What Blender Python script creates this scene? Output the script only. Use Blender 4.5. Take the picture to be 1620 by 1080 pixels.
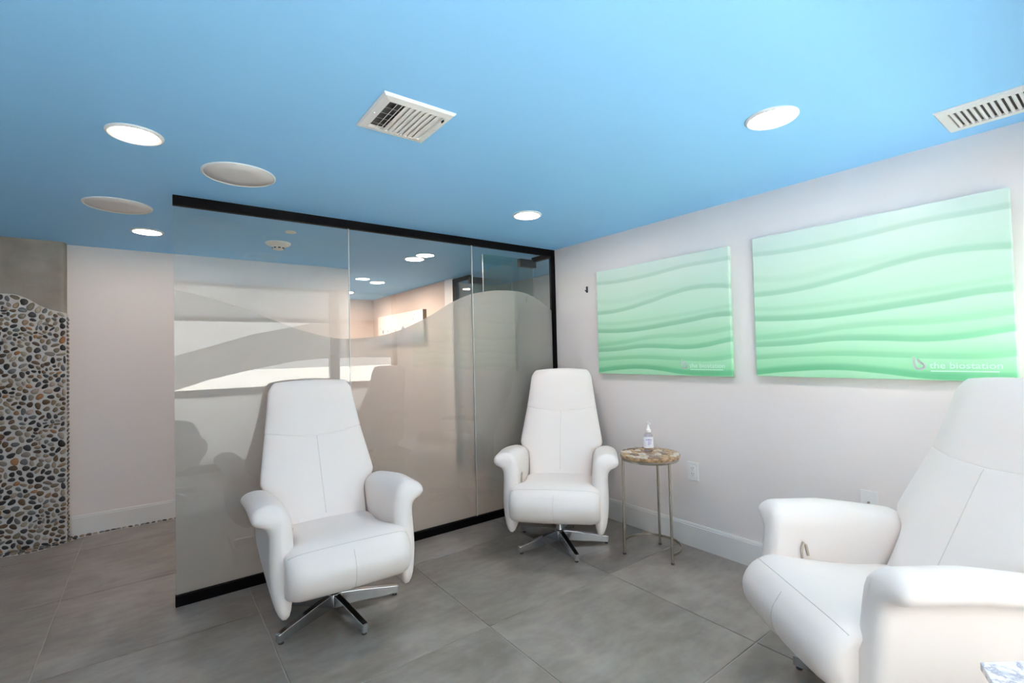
import bpy, bmesh, math, random
import numpy as np
from mathutils import Vector, Matrix
from mathutils.bvhtree import BVHTree

random.seed(7)
RNG = np.random.default_rng(11)
PI = math.pi
for o in list(bpy.data.objects):
    bpy.data.objects.remove(o)
SC = bpy.context.scene
COL = SC.collection

# ------------------------------------------------------------------ camera
CAM_H = 1.33
F_PX = 756.29
YAW, PITCH, ROLL = 0.6451, 0.0230, -0.0236


def cam_axes():
    cy, sy = math.cos(YAW), math.sin(YAW)
    cp, sp = math.cos(PITCH), math.sin(PITCH)
    f = Vector((sy * cp, cy * cp, sp))
    r = Vector((cy, -sy, 0))
    u = r.cross(f)
    cr, sr = math.cos(ROLL), math.sin(ROLL)
    return cr * r + sr * u, -sr * r + cr * u, f


cam_data = bpy.data.cameras.new('camera')
cam = bpy.data.objects.new('camera', cam_data)
COL.objects.link(cam)
_r, _u, _f = cam_axes()
cam.matrix_world = Matrix(((_r.x, _u.x, -_f.x, 0), (_r.y, _u.y, -_f.y, 0),
                           (_r.z, _u.z, -_f.z, CAM_H), (0, 0, 0, 1)))
cam_data.sensor_fit = 'HORIZONTAL'
cam_data.sensor_width = 36
cam_data.lens = F_PX / 1620 * 36
cam_data.clip_start = 0.02
SC.camera = cam

# ------------------------------------------------------------------ light
DAY = 4.8            # overcast daylight outside the storefront
WARM = 74.0          # radiance of the warm downlights (left / inner room)
INNER = 270.0        # radiance of the downlights in the room behind the glass
COOL = 122.0          # radiance of the neutral downlights
world = bpy.data.worlds.new('overcast_sky')
SC.world = world
world.use_nodes = True
wb = world.node_tree.nodes['Background']
wb.inputs[0].default_value = (1.0, 0.98, 0.955, 1)
wb.inputs[1].default_value = DAY

SUN = 104.0           # sun on the pavement in front of the building (the roof keeps it out of the room)
sun_data = bpy.data.lights.new('sun', 'SUN')
sun_data.energy = SUN
sun_data.angle = 0.01
sun_data.color = (1.0, 0.93, 0.85)
sun = bpy.data.objects.new('sun', sun_data)
sun.rotation_euler = (math.radians(-12), 0, 0)
COL.objects.link(sun)

portal_data = bpy.data.lights.new('window_portal', 'AREA')
portal_data.shape = 'RECTANGLE'
portal_data.size = 3.7
portal_data.size_y = 2.2
portal_data.cycles.is_portal = True
portal = bpy.data.objects.new('window_portal', portal_data)
portal.location = (1.05, -0.52, 1.12)
portal.rotation_euler = (math.radians(90), 0, 0)
COL.objects.link(portal)

vs = SC.view_settings
vs.view_transform = 'Standard'
vs.look = 'None'
vs.exposure = 0.26
vs.gamma = 1.0
vs.use_curve_mapping = False
SC.cycles.max_bounces = 10
SC.cycles.diffuse_bounces = 6
SC.cycles.glossy_bounces = 6
SC.cycles.transmission_bounces = 10
SC.cycles.transparent_max_bounces = 24
SC.cycles.use_denoising = True
SC.cycles.caustics_reflective = False
SC.cycles.caustics_refractive = False
SC.cycles.sample_clamp_indirect = 12.0

# ------------------------------------------------------------------ room numbers
XR = 2.90      # right wall
YG = 3.2036    # glass partition
YW = 4.985     # back wall (left part)
HC = 2.241     # ceiling
YF = -0.30     # window wall, inner face
XL = -2.6      # left wall
XE = 1.645     # end of the back wall
YB = 7.62      # far wall of the inner room
XC = 3.75      # corridor wall beyond the inner doors

# ------------------------------------------------------------------ materials


def mat(name, color=(0.8, 0.8, 0.8), rough=0.5, metal=0.0, spec=0.5, coat=0.0, emit=None, emit_s=0.0,
        noise=None, bump=None):
    m = bpy.data.materials.new(name)
    m.use_nodes = True
    nt = m.node_tree
    b = nt.nodes['Principled BSDF']
    b.inputs['Base Color'].default_value = (*color, 1)
    b.inputs['Roughness'].default_value = rough
    b.inputs['Metallic'].default_value = metal
    b.inputs['Specular IOR Level'].default_value = spec
    b.inputs['Coat Weight'].default_value = coat
    if emit:
        b.inputs['Emission Color'].default_value = (*emit, 1)
        b.inputs['Emission Strength'].default_value = emit_s
    if noise:
        scale, amount, detail = noise
        tc = nt.nodes.new('ShaderNodeTexCoord')
        n = nt.nodes.new('ShaderNodeTexNoise')
        n.inputs['Scale'].default_value = scale
        n.inputs['Detail'].default_value = detail
        nt.links.new(tc.outputs['Object'], n.inputs['Vector'])
        r = nt.nodes.new('ShaderNodeValToRGB')
        r.color_ramp.elements[0].position = 0.25
        r.color_ramp.elements[1].position = 0.75
        r.color_ramp.elements[0].color = (*[max(0, c * (1 - amount)) for c in color], 1)
        r.color_ramp.elements[1].color = (*[min(1, c * (1 + amount)) for c in color], 1)
        nt.links.new(n.outputs['Fac'], r.inputs['Fac'])
        nt.links.new(r.outputs['Color'], b.inputs['Base Color'])
    if bump:
        scale, strength, dist = bump
        tc = nt.nodes.new('ShaderNodeTexCoord')
        n = nt.nodes.new('ShaderNodeTexNoise')
        n.inputs['Scale'].default_value = scale
        n.inputs['Detail'].default_value = 4
        nt.links.new(tc.outputs['Object'], n.inputs['Vector'])
        bp = nt.nodes.new('ShaderNodeBump')
        bp.inputs['Strength'].default_value = strength
        bp.inputs['Distance'].default_value = dist
        nt.links.new(n.outputs['Fac'], bp.inputs['Height'])
        nt.links.new(bp.outputs['Normal'], b.inputs['Normal'])
    return m


def glass_mat(name, tint=(0.955, 0.97, 0.96), ior=1.52, gain=1.8):
    """thin architectural glass: tinted see-through plus Fresnel mirror on outward faces"""
    m = bpy.data.materials.new(name)
    m.use_nodes = True
    nt = m.node_tree
    nt.nodes.clear()
    out = nt.nodes.new('ShaderNodeOutputMaterial')
    tr = nt.nodes.new('ShaderNodeBsdfTransparent')
    tr.inputs[0].default_value = (*tint, 1)
    gl = nt.nodes.new('ShaderNodeBsdfGlossy')
    gl.inputs['Roughness'].default_value = 0.0
    fr = nt.nodes.new('ShaderNodeFresnel')
    fr.inputs[0].default_value = ior
    geo = nt.nodes.new('ShaderNodeNewGeometry')
    inv = nt.nodes.new('ShaderNodeMath')
    inv.operation = 'SUBTRACT'
    inv.inputs[0].default_value = 1.0
    nt.links.new(geo.outputs['Backfacing'], inv.inputs[1])
    gn = nt.nodes.new('ShaderNodeMath')
    gn.operation = 'MULTIPLY'
    gn.use_clamp = True
    gn.inputs[1].default_value = gain      # both surfaces of the pane mirror
    nt.links.new(fr.outputs[0], gn.inputs[0])
    mul = nt.nodes.new('ShaderNodeMath')
    mul.operation = 'MULTIPLY'
    nt.links.new(gn.outputs[0], mul.inputs[0])
    nt.links.new(inv.outputs[0], mul.inputs[1])
    mx = nt.nodes.new('ShaderNodeMixShader')
    nt.links.new(mul.outputs[0], mx.inputs[0])
    nt.links.new(tr.outputs[0], mx.inputs[1])
    nt.links.new(gl.outputs[0], mx.inputs[2])
    nt.links.new(mx.outputs[0], out.inputs[0])
    return m


def film_mat(name, color=(0.97, 0.93, 0.91), trans=(0.96, 0.945, 0.94), diff=0.42, blur=0.13, tshare=0.36):
    """etched vinyl film: part diffuse, part forward-scattering"""
    m = bpy.data.materials.new(name)
    m.use_nodes = True
    nt = m.node_tree
    nt.nodes.clear()
    out = nt.nodes.new('ShaderNodeOutputMaterial')
    d = nt.nodes.new('ShaderNodeBsdfDiffuse')
    d.inputs[0].default_value = (*color, 1)
    t = nt.nodes.new('ShaderNodeBsdfTranslucent')
    t.inputs[0].default_value = (*color, 1)
    r = nt.nodes.new('ShaderNodeBsdfRefraction')
    r.inputs['Color'].default_value = (*trans, 1)
    r.inputs['Roughness'].default_value = blur
    r.inputs['IOR'].default_value = 1.22
    m1 = nt.nodes.new('ShaderNodeMixShader')
    m1.inputs[0].default_value = tshare
    nt.links.new(d.outputs[0], m1.inputs[1])
    nt.links.new(t.outputs[0], m1.inputs[2])
    m2 = nt.nodes.new('ShaderNodeMixShader')
    m2.inputs[0].default_value = diff
    nt.links.new(r.outputs[0], m2.inputs[1])
    nt.links.new(m1.outputs[0], m2.inputs[2])
    nt.links.new(m2.outputs[0], out.inputs[0])
    return m


def emit_mat(name, color, strength):
    m = bpy.data.materials.new(name)
    m.use_nodes = True
    nt = m.node_tree
    nt.nodes.clear()
    out = nt.nodes.new('ShaderNodeOutputMaterial')
    e = nt.nodes.new('ShaderNodeEmission')
    e.inputs[0].default_value = (*color, 1)
    e.inputs[1].default_value = strength
    nt.links.new(e.outputs[0], out.inputs[0])
    return m


M = {}
M['wall'] = mat('wall_paint_warm_white', (0.85, 0.80, 0.785), 0.6, spec=0.3, bump=(220, 0.05, 0.002))
M['wall_inner'] = mat('inner_wall_taupe', (0.64, 0.55, 0.50), 0.6, spec=0.3)
M['base'] = mat('baseboard_white', (0.80, 0.79, 0.78), 0.4)
M['ceil'] = mat('ceiling_paint_sky_blue', (0.28, 0.61, 0.97), 0.55, spec=0.3)
M['grout'] = mat('tile_grout', (0.42, 0.39, 0.36), 0.8)
M['black'] = mat('black_anodised_metal', (0.004, 0.004, 0.005), 0.6, spec=0.06)
M['graphite'] = mat('dark_bronze_fitting', (0.035, 0.037, 0.04), 0.35, metal=0.6)
M['glass'] = glass_mat('partition_glass')
M['door_glass'] = glass_mat('door_glass_greenish', (0.74, 0.87, 0.84))
M['win_glass'] = glass_mat('window_glass', (0.95, 0.97, 0.97))
M['film'] = film_mat('etched_privacy_film')
M['wave_film'] = film_mat('window_wave_film', (0.42, 0.42, 0.42), (0.3, 0.3, 0.3), 0.7, 0.6, 0.45)
M['top_dim_film'] = film_mat('window_upper_dim_film', (0.6, 0.62, 0.64), (0.5, 0.5, 0.5), 0.7, 0.6, 0.45)  # added film that dims the upper panes
M['door_film'] = film_mat('door_privacy_film', (0.62, 0.72, 0.69), (0.78, 0.86, 0.84), 0.26, 0.13, 0.5)
M['low_dim_film'] = film_mat('window_low_dim_film', (0.60, 0.61, 0.63), (0.5, 0.5, 0.5), 0.92, 0.6, 0.72)  # added film, cuts daylight through the lower panes onto the near recliner
M['joint'] = mat('clear_silicone_joint', (0.75, 0.78, 0.77), 0.25)
M['leather'] = mat('white_leather', (0.85, 0.79, 0.755), 0.42, spec=0.45, bump=(9, 0.06, 0.02))
M['seam'] = mat('leather_seam', (0.70, 0.67, 0.64), 0.6)
M['chrome'] = mat('polished_chrome', (0.62, 0.64, 0.67), 0.14, metal=1.0)
M['dark_plastic'] = mat('dark_mechanism', (0.05, 0.05, 0.055), 0.5)
M['tan'] = mat('beige_leather_loop', (0.55, 0.48, 0.40), 0.5)
M['nickel'] = mat('brushed_nickel_champagne', (0.55, 0.52, 0.45), 0.25, metal=1.0)
M['white'] = mat('white_paint', (0.86, 0.86, 0.85), 0.4)
M['white_gloss'] = mat('white_plastic', (0.88, 0.87, 0.86), 0.25)
M['grille'] = mat('white_speaker_cloth', (0.84, 0.82, 0.82), 0.7, bump=(900, 0.3, 0.002))
M['duct'] = mat('duct_shade_dark', (0.07, 0.072, 0.075), 0.8)  # dark colour painted for the shade inside the vents
M['slot'] = mat('dark_slot', (0.02, 0.02, 0.02), 0.6)
M['lamp_warm'] = emit_mat('downlight_warm', (1.0, 0.78, 0.62), WARM)
M['lamp_inner'] = emit_mat('downlight_inner', (1.0, 0.80, 0.66), INNER)
M['lamp_corridor_added'] = emit_mat('added_corridor_downlight', (0.9, 1.0, 0.98), 30.0)  # added lamp, out of view, brightens the corridor behind the doors
M['lamp_cool'] = emit_mat('downlight_neutral', (1.0, 0.86, 0.78), COOL)
M['plaster'] = mat('grey_brown_plaster', (0.27, 0.245, 0.215), 0.75, noise=(5, 0.25, 6), bump=(40, 0.15, 0.004))
M['mosaic_grout'] = mat('mosaic_grout_white', (0.60, 0.59, 0.58), 0.85)
M['alu'] = mat('storefront_frame', (0.30, 0.29, 0.28), 0.5)
M['ivory'] = mat('ivory_plastic', (0.86, 0.82, 0.76), 0.45)
M['brown_edge'] = mat('dark_brown_edge', (0.16, 0.11, 0.06), 0.6)
M['clear_plastic'] = glass_mat('clear_bottle_plastic', (0.88, 0.88, 0.92), 1.45)
M['label'] = mat('white_label', (0.86, 0.86, 0.92), 0.4)
M['purple'] = mat('purple_print', (0.16, 0.10, 0.42), 0.5)
M['lilac'] = mat('lilac_print', (0.48, 0.42, 0.75), 0.5)
M['print_white'] = mat('white_print', (0.88, 0.95, 0.92), 0.5)
M['print_pale'] = mat('pale_mint_print', (0.66, 0.90, 0.78), 0.5)
M['concrete'] = mat('outdoor_concrete', (0.60, 0.60, 0.59), 0.9)


def tile_mat():
    m = mat('porcelain_tile_taupe_grey', (0.2, 0.2, 0.2), 0.3, spec=0.45)
    nt = m.node_tree
    b = nt.nodes['Principled BSDF']
    geo = nt.nodes.new('ShaderNodeNewGeometry')
    inf = nt.nodes.new('ShaderNodeObjectInfo')
    add = nt.nodes.new('ShaderNodeVectorMath')
    add.operation = 'MULTIPLY_ADD'
    add.inputs[1].default_value = (1.0, 1.0, 1.0)
    comb = nt.nodes.new('ShaderNodeCombineXYZ')
    mm = nt.nodes.new('ShaderNodeMath')
    mm.operation = 'MULTIPLY'
    mm.inputs[1].default_value = 37.0
    nt.links.new(inf.outputs['Random'], mm.inputs[0])
    nt.links.new(mm.outputs[0], comb.inputs[2])
    nt.links.new(geo.outputs['Position'], add.inputs[0])
    nt.links.new(comb.outputs[0], add.inputs[2])
    n1 = nt.nodes.new('ShaderNodeTexNoise')
    n1.inputs['Scale'].default_value = 2.6
    n1.inputs['Detail'].default_value = 8
    n1.inputs['Roughness'].default_value = 0.62
    n1.inputs['Distortion'].default_value = 0.4
    nt.links.new(add.outputs[0], n1.inputs['Vector'])
    n2 = nt.nodes.new('ShaderNodeTexNoise')
    n2.inputs['Scale'].default_value = 22
    n2.inputs['Detail'].default_value = 6
    sc = nt.nodes.new('ShaderNodeVectorMath')
    sc.operation = 'MULTIPLY'
    sc.inputs[1].default_value = (0.35, 1.0, 1.0)
    nt.links.new(add.outputs[0], sc.inputs[0])
    nt.links.new(sc.outputs[0], n2.inputs['Vector'])
    mix = nt.nodes.new('ShaderNodeMath')
    mix.operation = 'MULTIPLY_ADD'
    mix.inputs[1].default_value = 0.35
    nt.links.new(n2.outputs['Fac'], mix.inputs[0])
    nt.links.new(n1.outputs['Fac'], mix.inputs[2])
    r = nt.nodes.new('ShaderNodeValToRGB')
    e = r.color_ramp.elements
    e[0].position = 0.50
    e[0].color = (0.21, 0.184, 0.160, 1)
    e[1].position = 0.86
    e[1].color = (0.36, 0.322, 0.287, 1)
    nt.links.new(mix.outputs[0], r.inputs['Fac'])
    nt.links.new(r.outputs['Color'], b.inputs['Base Color'])
    rr = nt.nodes.new('ShaderNodeMapRange')
    rr.inputs['To Min'].default_value = 0.26
    rr.inputs['To Max'].default_value = 0.40
    nt.links.new(n1.outputs['Fac'], rr.inputs['Value'])
    nt.links.new(rr.outputs[0], b.inputs['Roughness'])
    return m


M['tile'] = tile_mat()


def marble_mat():
    m = mat('white_marble', (0.85, 0.85, 0.86), 0.2)
    nt = m.node_tree
    b = nt.nodes['Principled BSDF']
    tc = nt.nodes.new('ShaderNodeTexCoord')
    n = nt.nodes.new('ShaderNodeTexNoise')
    n.inputs['Scale'].default_value = 7
    n.inputs['Detail'].default_value = 9
    n.inputs['Roughness'].default_value = 0.65
    n.inputs['Distortion'].default_value = 2.2
    nt.links.new(tc.outputs['Object'], n.inputs['Vector'])
    r = nt.nodes.new('ShaderNodeValToRGB')
    e = r.color_ramp.elements
    e[0].position = 0.44
    e[0].color = (0.84, 0.84, 0.85, 1)
    e[1].position = 0.56
    e[1].color = (0.86, 0.86, 0.87, 1)
    k = e.new(0.50)
    k.color = (0.36, 0.37, 0.50, 1)
    nt.links.new(n.outputs['Fac'], r.inputs['Fac'])
    nt.links.new(r.outputs['Color'], b.inputs['Base Color'])
    return m


M['marble'] = marble_mat()

# ------------------------------------------------------------------ mesh helpers


def link(name, me, parent=None, m=None, smooth=False):
    o = bpy.data.objects.new(name, me)
    COL.objects.link(o)
    if m is not None and not me.materials:
        me.materials.append(m)
    if parent is not None:
        o.parent = parent
    if smooth:
        me.polygons.foreach_set('use_smooth', [True] * len(me.polygons))
    return o


def mesh(name, verts, faces):
    me = bpy.data.meshes.new(name)
    me.from_pydata([tuple(v) for v in verts], [], [tuple(f) for f in faces])
    me.validate()
    me.update()
    return me


def fix_normals(me):
    bm = bmesh.new()
    bm.from_mesh(me)
    bmesh.ops.recalc_face_normals(bm, faces=bm.faces)
    bm.to_mesh(me)
    bm.free()
    return me


class MB:
    """collects shapes for one mesh"""

    def __init__(s):
        s.v, s.f = [], []

    def add(s, v, f):
        o = len(s.v)
        s.v += [tuple(x) for x in v]
        s.f += [tuple(i + o for i in q) for q in f]
        return s

    def box(s, x0, x1, y0, y1, z0, z1):
        v = [(x0, y0, z0), (x1, y0, z0), (x1, y1, z0), (x0, y1, z0), (x0, y0, z1), (x1, y0, z1), (x1, y1, z1), (x0, y1, z1)]
        return s.add(v, [(0, 3, 2, 1), (4, 5, 6, 7), (0, 1, 5, 4), (1, 2, 6, 5), (2, 3, 7, 6), (3, 0, 4, 7)])

    def prism(s, pts, z0, z1):
        n = len(pts)
        v = [(p[0], p[1], z0) for p in pts] + [(p[0], p[1], z1) for p in pts]
        f = [tuple(reversed(range(n))), tuple(range(n, 2 * n))]
        f += [(i, (i + 1) % n, n + (i + 1) % n, n + i) for i in range(n)]
        return s.add(v, f)

    def rings(s, rings, cap=True):
        n = len(rings[0])
        v = [p for r in rings for p in r]
        f = []
        for k in range(len(rings) - 1):
            for i in range(n):
                j = (i + 1) % n
                f.append((k * n + i, k * n + j, (k + 1) * n + j, (k + 1) * n + i))
        if cap:
            f.append(tuple(reversed(range(n))))
            f.append(tuple(range((len(rings) - 1) * n, len(rings) * n)))
        return s.add(v, f)

    def lathe(s, prof, n=32, cx=0, cy=0):
        rs = []
        closed = prof[0][0] > 0
        if closed:
            prof = list(prof) + [prof[0]]
        for r, z in prof:
            r = max(r, 1e-4)
            rs.append([(cx + r * math.cos(2 * PI * i / n), cy + r * math.sin(2 * PI * i / n), z) for i in range(n)])
        return s.rings(rs, cap=not closed)

    def tube(s, pts, r, n=8):
        pts = [Vector(p) for p in pts]
        rs = []
        t0 = (pts[1] - pts[0]).normalized()
        a = Vector((0, 0, 1)) if abs(t0.z) < 0.9 else Vector((1, 0, 0))
        nx = t0.cross(a).normalized()
        for i, p in enumerate(pts):
            t = (pts[min(i + 1, len(pts) - 1)] - pts[max(i - 1, 0)]).normalized()
            nx = (nx - t * nx.dot(t)).normalized()
            ny = t.cross(nx)
            rr = r[i] if isinstance(r, (list, tuple)) else r
            rs.append([p + nx * (rr * math.cos(2 * PI * k / n)) + ny * (rr * math.sin(2 * PI * k / n)) for k in range(n)])
        return s.rings(rs)

    def me(s, name):
        return fix_normals(mesh(name, s.v, s.f))

    def build(s, name, m, parent=None, smooth=False, bevel=0.0, seg=2):
        o = link(name, s.me(name), parent, m, smooth)
        if bevel:
            b = o.modifiers.new('bevel', 'BEVEL')
            b.width = bevel
            b.segments = seg
            b.limit_method = 'ANGLE'
        return o


def smooth_angle(o, deg=40):
    me = o.data
    me.polygons.foreach_set('use_smooth', [True] * len(me.polygons))
    bm = bmesh.new()
    bm.from_mesh(me)
    lim = math.radians(deg)
    for e in bm.edges:
        if len(e.link_faces) == 2 and e.calc_face_angle(0) > lim:
            e.smooth = False
    bm.to_mesh(me)
    bm.free()
    return o


def tag(o, label=None, cat=None, group=None, kind=None):
    if label:
        o['label'] = label
    if cat:
        o['category'] = cat
    if group:
        o['group'] = group
    if kind:
        o['kind'] = kind
    return o


def empty(name, loc=(0, 0, 0), rz=0):
    o = bpy.data.objects.new(name, None)
    o.empty_display_size = 0.1
    COL.objects.link(o)
    o.location = loc
    o.rotation_euler = (0, 0, rz)
    return o


def copy_tree(o, parent=None):
    c = o.copy()
    COL.objects.link(c)
    c.parent = parent
    for ch in list(o.children):
        copy_tree(ch, c)
    return c


def struct(name, mb, m, label=None, **k):
    o = mb.build(name, m, **k)
    return tag(o, label, None, None, 'structure')


def text_mesh(txt, size, name='lettering'):
    cu = bpy.data.curves.new(name, 'FONT')
    cu.body = txt
    cu.size = size
    cu.extrude = 0.0006
    cu.resolution_u = 3
    ob = bpy.data.objects.new(name, cu)
    COL.objects.link(ob)
    dg = bpy.context.evaluated_depsgraph_get()
    me = bpy.data.meshes.new_from_object(ob.evaluated_get(dg))
    bpy.data.objects.remove(ob)
    return me


# ================================================================== SETTING
# floor with its tiles
floor = struct('floor', MB().box(XL - 0.2, XC + 0.2, -0.6, YB + 0.2, -0.12, -0.004), M['grout'],
               'taupe grey floor of large square porcelain tiles')
TX = [1.3042 + 0.8625 * k for k in range(-5, 4)]
TY = [1.1035 + 0.868 * k for k in range(-2, 9)]
tile_me = {}
G = 0.0028
for i in range(len(TX) - 1):
    for j in range(len(TY) - 1):
        x0, x1 = max(TX[i], XL) + G, min(TX[i + 1], XC) - G
        y0, y1 = max(TY[j], YF - 0.05) + G, min(TY[j + 1], YB) - G
        key = (round(x1 - x0, 3), round(y1 - y0, 3))
        if key not in tile_me:
            w, h = key
            b = 0.0015
            tile_me[key] = MB().rings([
                [(0, 0, -0.012), (w, 0, -0.012), (w, h, -0.012), (0, h, -0.012)],
                [(0, 0, -b), (w, 0, -b), (w, h, -b), (0, h, -b)],
                [(b, b, 0), (w - b, b, 0), (w - b, h - b, 0), (b, h - b, 0)]]).me('floor_tile')
        t = link('floor_tile', tile_me[key], floor, M['tile'])
        t.location = (x0, y0, 0)

ceiling = struct('ceiling', MB().box(XL - 0.2, XC + 0.2, -0.6, YB + 0.2, HC, HC + 0.12), M['ceil'],
                 'smooth sky blue painted ceiling')

struct('wall_right', MB().box(XR, XR + 0.1, YF - 0.2, YG + 0.02, 0, HC), M['wall'], 'warm white wall behind the green pictures')
struct('wall_back', MB().box(XL, XE, YW, YW + 0.1, 0, HC), M['wall'], 'plain white wall behind the glass partition')
struct('wall_inner_left', MB().box(XE - 0.1, XE, YW + 0.1, YB, 0, HC), M['wall_inner'])
struct('wall_inner_back', MB().box(XE - 0.1, XR + 0.1, YB, YB + 0.1, 0, HC), M['wall_inner'])
struct('wall_inner_right', MB().box(XR, XR + 0.1, 5.0, YB, 0, HC), M['wall_inner'])
struct('wall_corridor', MB().box(XC, XC + 0.1, YG - 0.08, 5.4, 0, HC), M['wall'])
struct('wall_corridor_end', MB().box(XR + 0.1, XC, 5.3, 5.4, 0, HC), M['wall'])
struct('wall_corridor_front', MB().box(XR + 0.1, XC, YG - 0.08, YG + 0.02, 0, HC), M['wall'])
struct('wall_left', MB().box(XL - 0.1, XL, YF - 0.2, YW + 0.1, 0, HC), M['wall'])
struct('wall_front', MB().box(XL - 0.1, -0.84, YF - 0.15, YF, 0, HC), M['wall'])


def baseboard(name, a, b, axis, d):
    """stepped profile along axis; a,b = start/end, d = wall coordinate and inward sign"""
    mb = MB()
    c, sgn = d
    for t, z0, z1 in ((0.014, 0, 0.140), (0.010, 0.140, 0.150), (0.006, 0.150, 0.156)):
        if axis == 'y':
            mb.box(min(c, c + sgn * t), max(c, c + sgn * t), a, b, z0, z1)
        else:
            mb.box(a, b, min(c, c + sgn * t), max(c, c + sgn * t), z0, z1)
    return struct(name, mb, M['base'])


baseboard('baseboard_right', YF, YG - 0.03, 'y', (XR, -1))
baseboard('baseboard_back', -0.50, XE, 'x', (YW, -1))
baseboard('baseboard_inner', 5.0, YB, 'y', (XR, -1))
struct('trim_casing', MB().box(XR - 0.012, XR, 5.0, 5.2, 0, HC), M['white'], bevel=0.003)

# ------------------------------------------------------------------ storefront window behind the camera
win = tag(empty('window_1', (0, 0, 0)), 'storefront window with dark frame behind the seats, seen mirrored in the glass', None, None, 'structure')
fy0, fy1 = -0.38, -0.31
WX = [-0.84, -0.02, 2.0, 2.9]
MB().box(-0.84, XR, fy0, fy1, 0, 0.09).build('sill_rail', M['alu'], win)
MB().box(-0.84, XR, fy0, fy1, HC - 0.03, HC).build('head_rail', M['alu'], win)
for z0, z1 in ((0.885, 0.975), (1.79, 1.84)):
    MB().box(-0.84, XR, fy0, fy1, z0, z1).build('transom', M['alu'], win)
for x, hw in ((-0.81, 0.03), (-0.02, 0.04), (2.0, 0.062), (2.87, 0.03)):
    MB().box(x - hw, x + hw, fy0 - 0.01, fy1 + 0.01, 0.0, HC).build('mullion', M['alu'], win)
for i in range(3):
    for z0, z1 in ((0.09, 0.885), (0.975, 1.79), (1.84, HC - 0.03)):
        MB().box(WX[i], WX[i + 1], -0.352, -0.346, z0, z1).build('pane', M['win_glass'], win)
up = [(-0.9, 1.16), (-0.3, 1.26), (0.218, 1.384), (0.563, 1.491), (1.0, 1.633), (1.665, 1.775), (2.2, 1.79), (2.9, 1.79)]
lo = [(-0.9, 0.975), (-0.2, 0.975), (0.2, 0.98), (0.531, 1.089), (0.997, 1.192), (1.513, 1.287), (1.915, 1.312), (2.4, 1.312), (2.9, 1.30)]
ux = np.linspace(-0.8, 2.88, 60)
uz = np.interp(ux, *zip(*up))
lz = np.interp(ux, *zip(*lo))
mb = MB()
mb.add([(x, -0.343, z) for x, z in zip(ux, lz)] + [(x, -0.343, z) for x, z in zip(ux, uz)],
       [(i, i + 1, 61 + i, 60 + i) for i in range(59)])
mb.build('wave_film', M['wave_film'], win)
mb = MB()
mb.add([(-0.8, -0.343, 1.84), (2.88, -0.343, 1.84), (2.88, -0.343, HC - 0.03), (-0.8, -0.343, HC - 0.03)], [(0, 1, 2, 3)])
mb.build('top_dim_film', M['top_dim_film'], win)  # added sheet, makes the upper panes less bright
mb = MB()
mb.add([(-0.8, -0.343, 0.09), (2.88, -0.343, 0.09), (2.88, -0.343, 0.885), (-0.8, -0.343, 0.885)], [(0, 1, 2, 3)])
mb.build('added_low_film', M['low_dim_film'], win)  # added sheet that holds back light from the sunlit pavement

struct('floor_pavement', MB().box(-40, 44, -60, -0.6, -0.16, -0.02), M['concrete'], 'pale concrete pavement outside the storefront window')

# ------------------------------------------------------------------ pebble column
CX1, CY = -0.515, 4.872
col = tag(empty('wall_column', (CX1, CY, 0)), 'grey plastered column clad with river pebbles below a wavy line', None, None, 'structure')


def P(x, y, z):
    return (x - CX1, y - CY, z)


# plaster shaft with a rounded front edge
cw = 0.95
rr = 0.03
outl = [(-cw, 0.11), (-cw, 0.006)]
for k in range(7):
    a = -PI / 2 + k / 6 * PI / 2
    outl.append((-0.008 - rr + rr * math.cos(a), 0.006 + rr + rr * math.sin(a)))
outl.append((-0.008, 0.11))
o = MB().prism(outl, 0, HC).build('plaster_shaft', M['plaster'], col)
smooth_angle(o, 35)

mt = [(-0.95, 1.80), (-0.60, 1.81), (-0.42, 1.828), (-0.34, 1.834), (-0.27, 1.832), (-0.208, 1.805), (-0.143, 1.754), (-0.077, 1.724), (0.0, 1.704), (0.03, 1.70)]
mtx, mtz = zip(*mt)


def mosaic_top(x):
    return np.interp(x, mtx, mtz)


# grout bed, 6 mm proud of the plaster, wrapped round the edge
xs = np.linspace(-0.94, 0.0, 48)
mb = MB()
n = len(xs)
fv = [(x, 0.0, 0) for x in xs] + [(x, 0.0, mosaic_top(x)) for x in xs]
bv = [(x, 0.02, 0) for x in xs] + [(x, 0.02, mosaic_top(x)) for x in xs]
ff = [(i, i + 1, n + i + 1, n + i) for i in range(n - 1)]
mb.add(fv, ff)
mb.add([fv[n + i] for i in range(n)] + [bv[n + i] for i in range(n)], [(i, i + 1, n + i + 1, n + i) for i in range(n - 1)])
mb.box(-0.02, -0.0004, 0.0012, 0.11, 0, 1.7015)
mb.build('grout_bed', M['mosaic_grout'], col)

PEB_COL = [((0.012, 0.012, 0.014), 5), ((0.03, 0.032, 0.038), 5), ((0.07, 0.045, 0.028), 4), ((0.12, 0.075, 0.04), 4), ((0.17, 0.14, 0.10), 4),
           ((0.26, 0.19, 0.12), 4), ((0.24, 0.22, 0.19), 3), ((0.34, 0.29, 0.22), 3), ((0.12, 0.13, 0.14), 4), ((0.40, 0.33, 0.28), 1), ((0.32, 0.15, 0.06), 1)]
PEB_MATS = [mat('river_pebble_%d' % i, c, 0.42, noise=(60, 0.3, 4)) for i, (c, _) in enumerate(PEB_COL)]
PEB_W = np.array([w for _, w in PEB_COL], float)
PEB_W /= PEB_W.sum()


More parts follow.
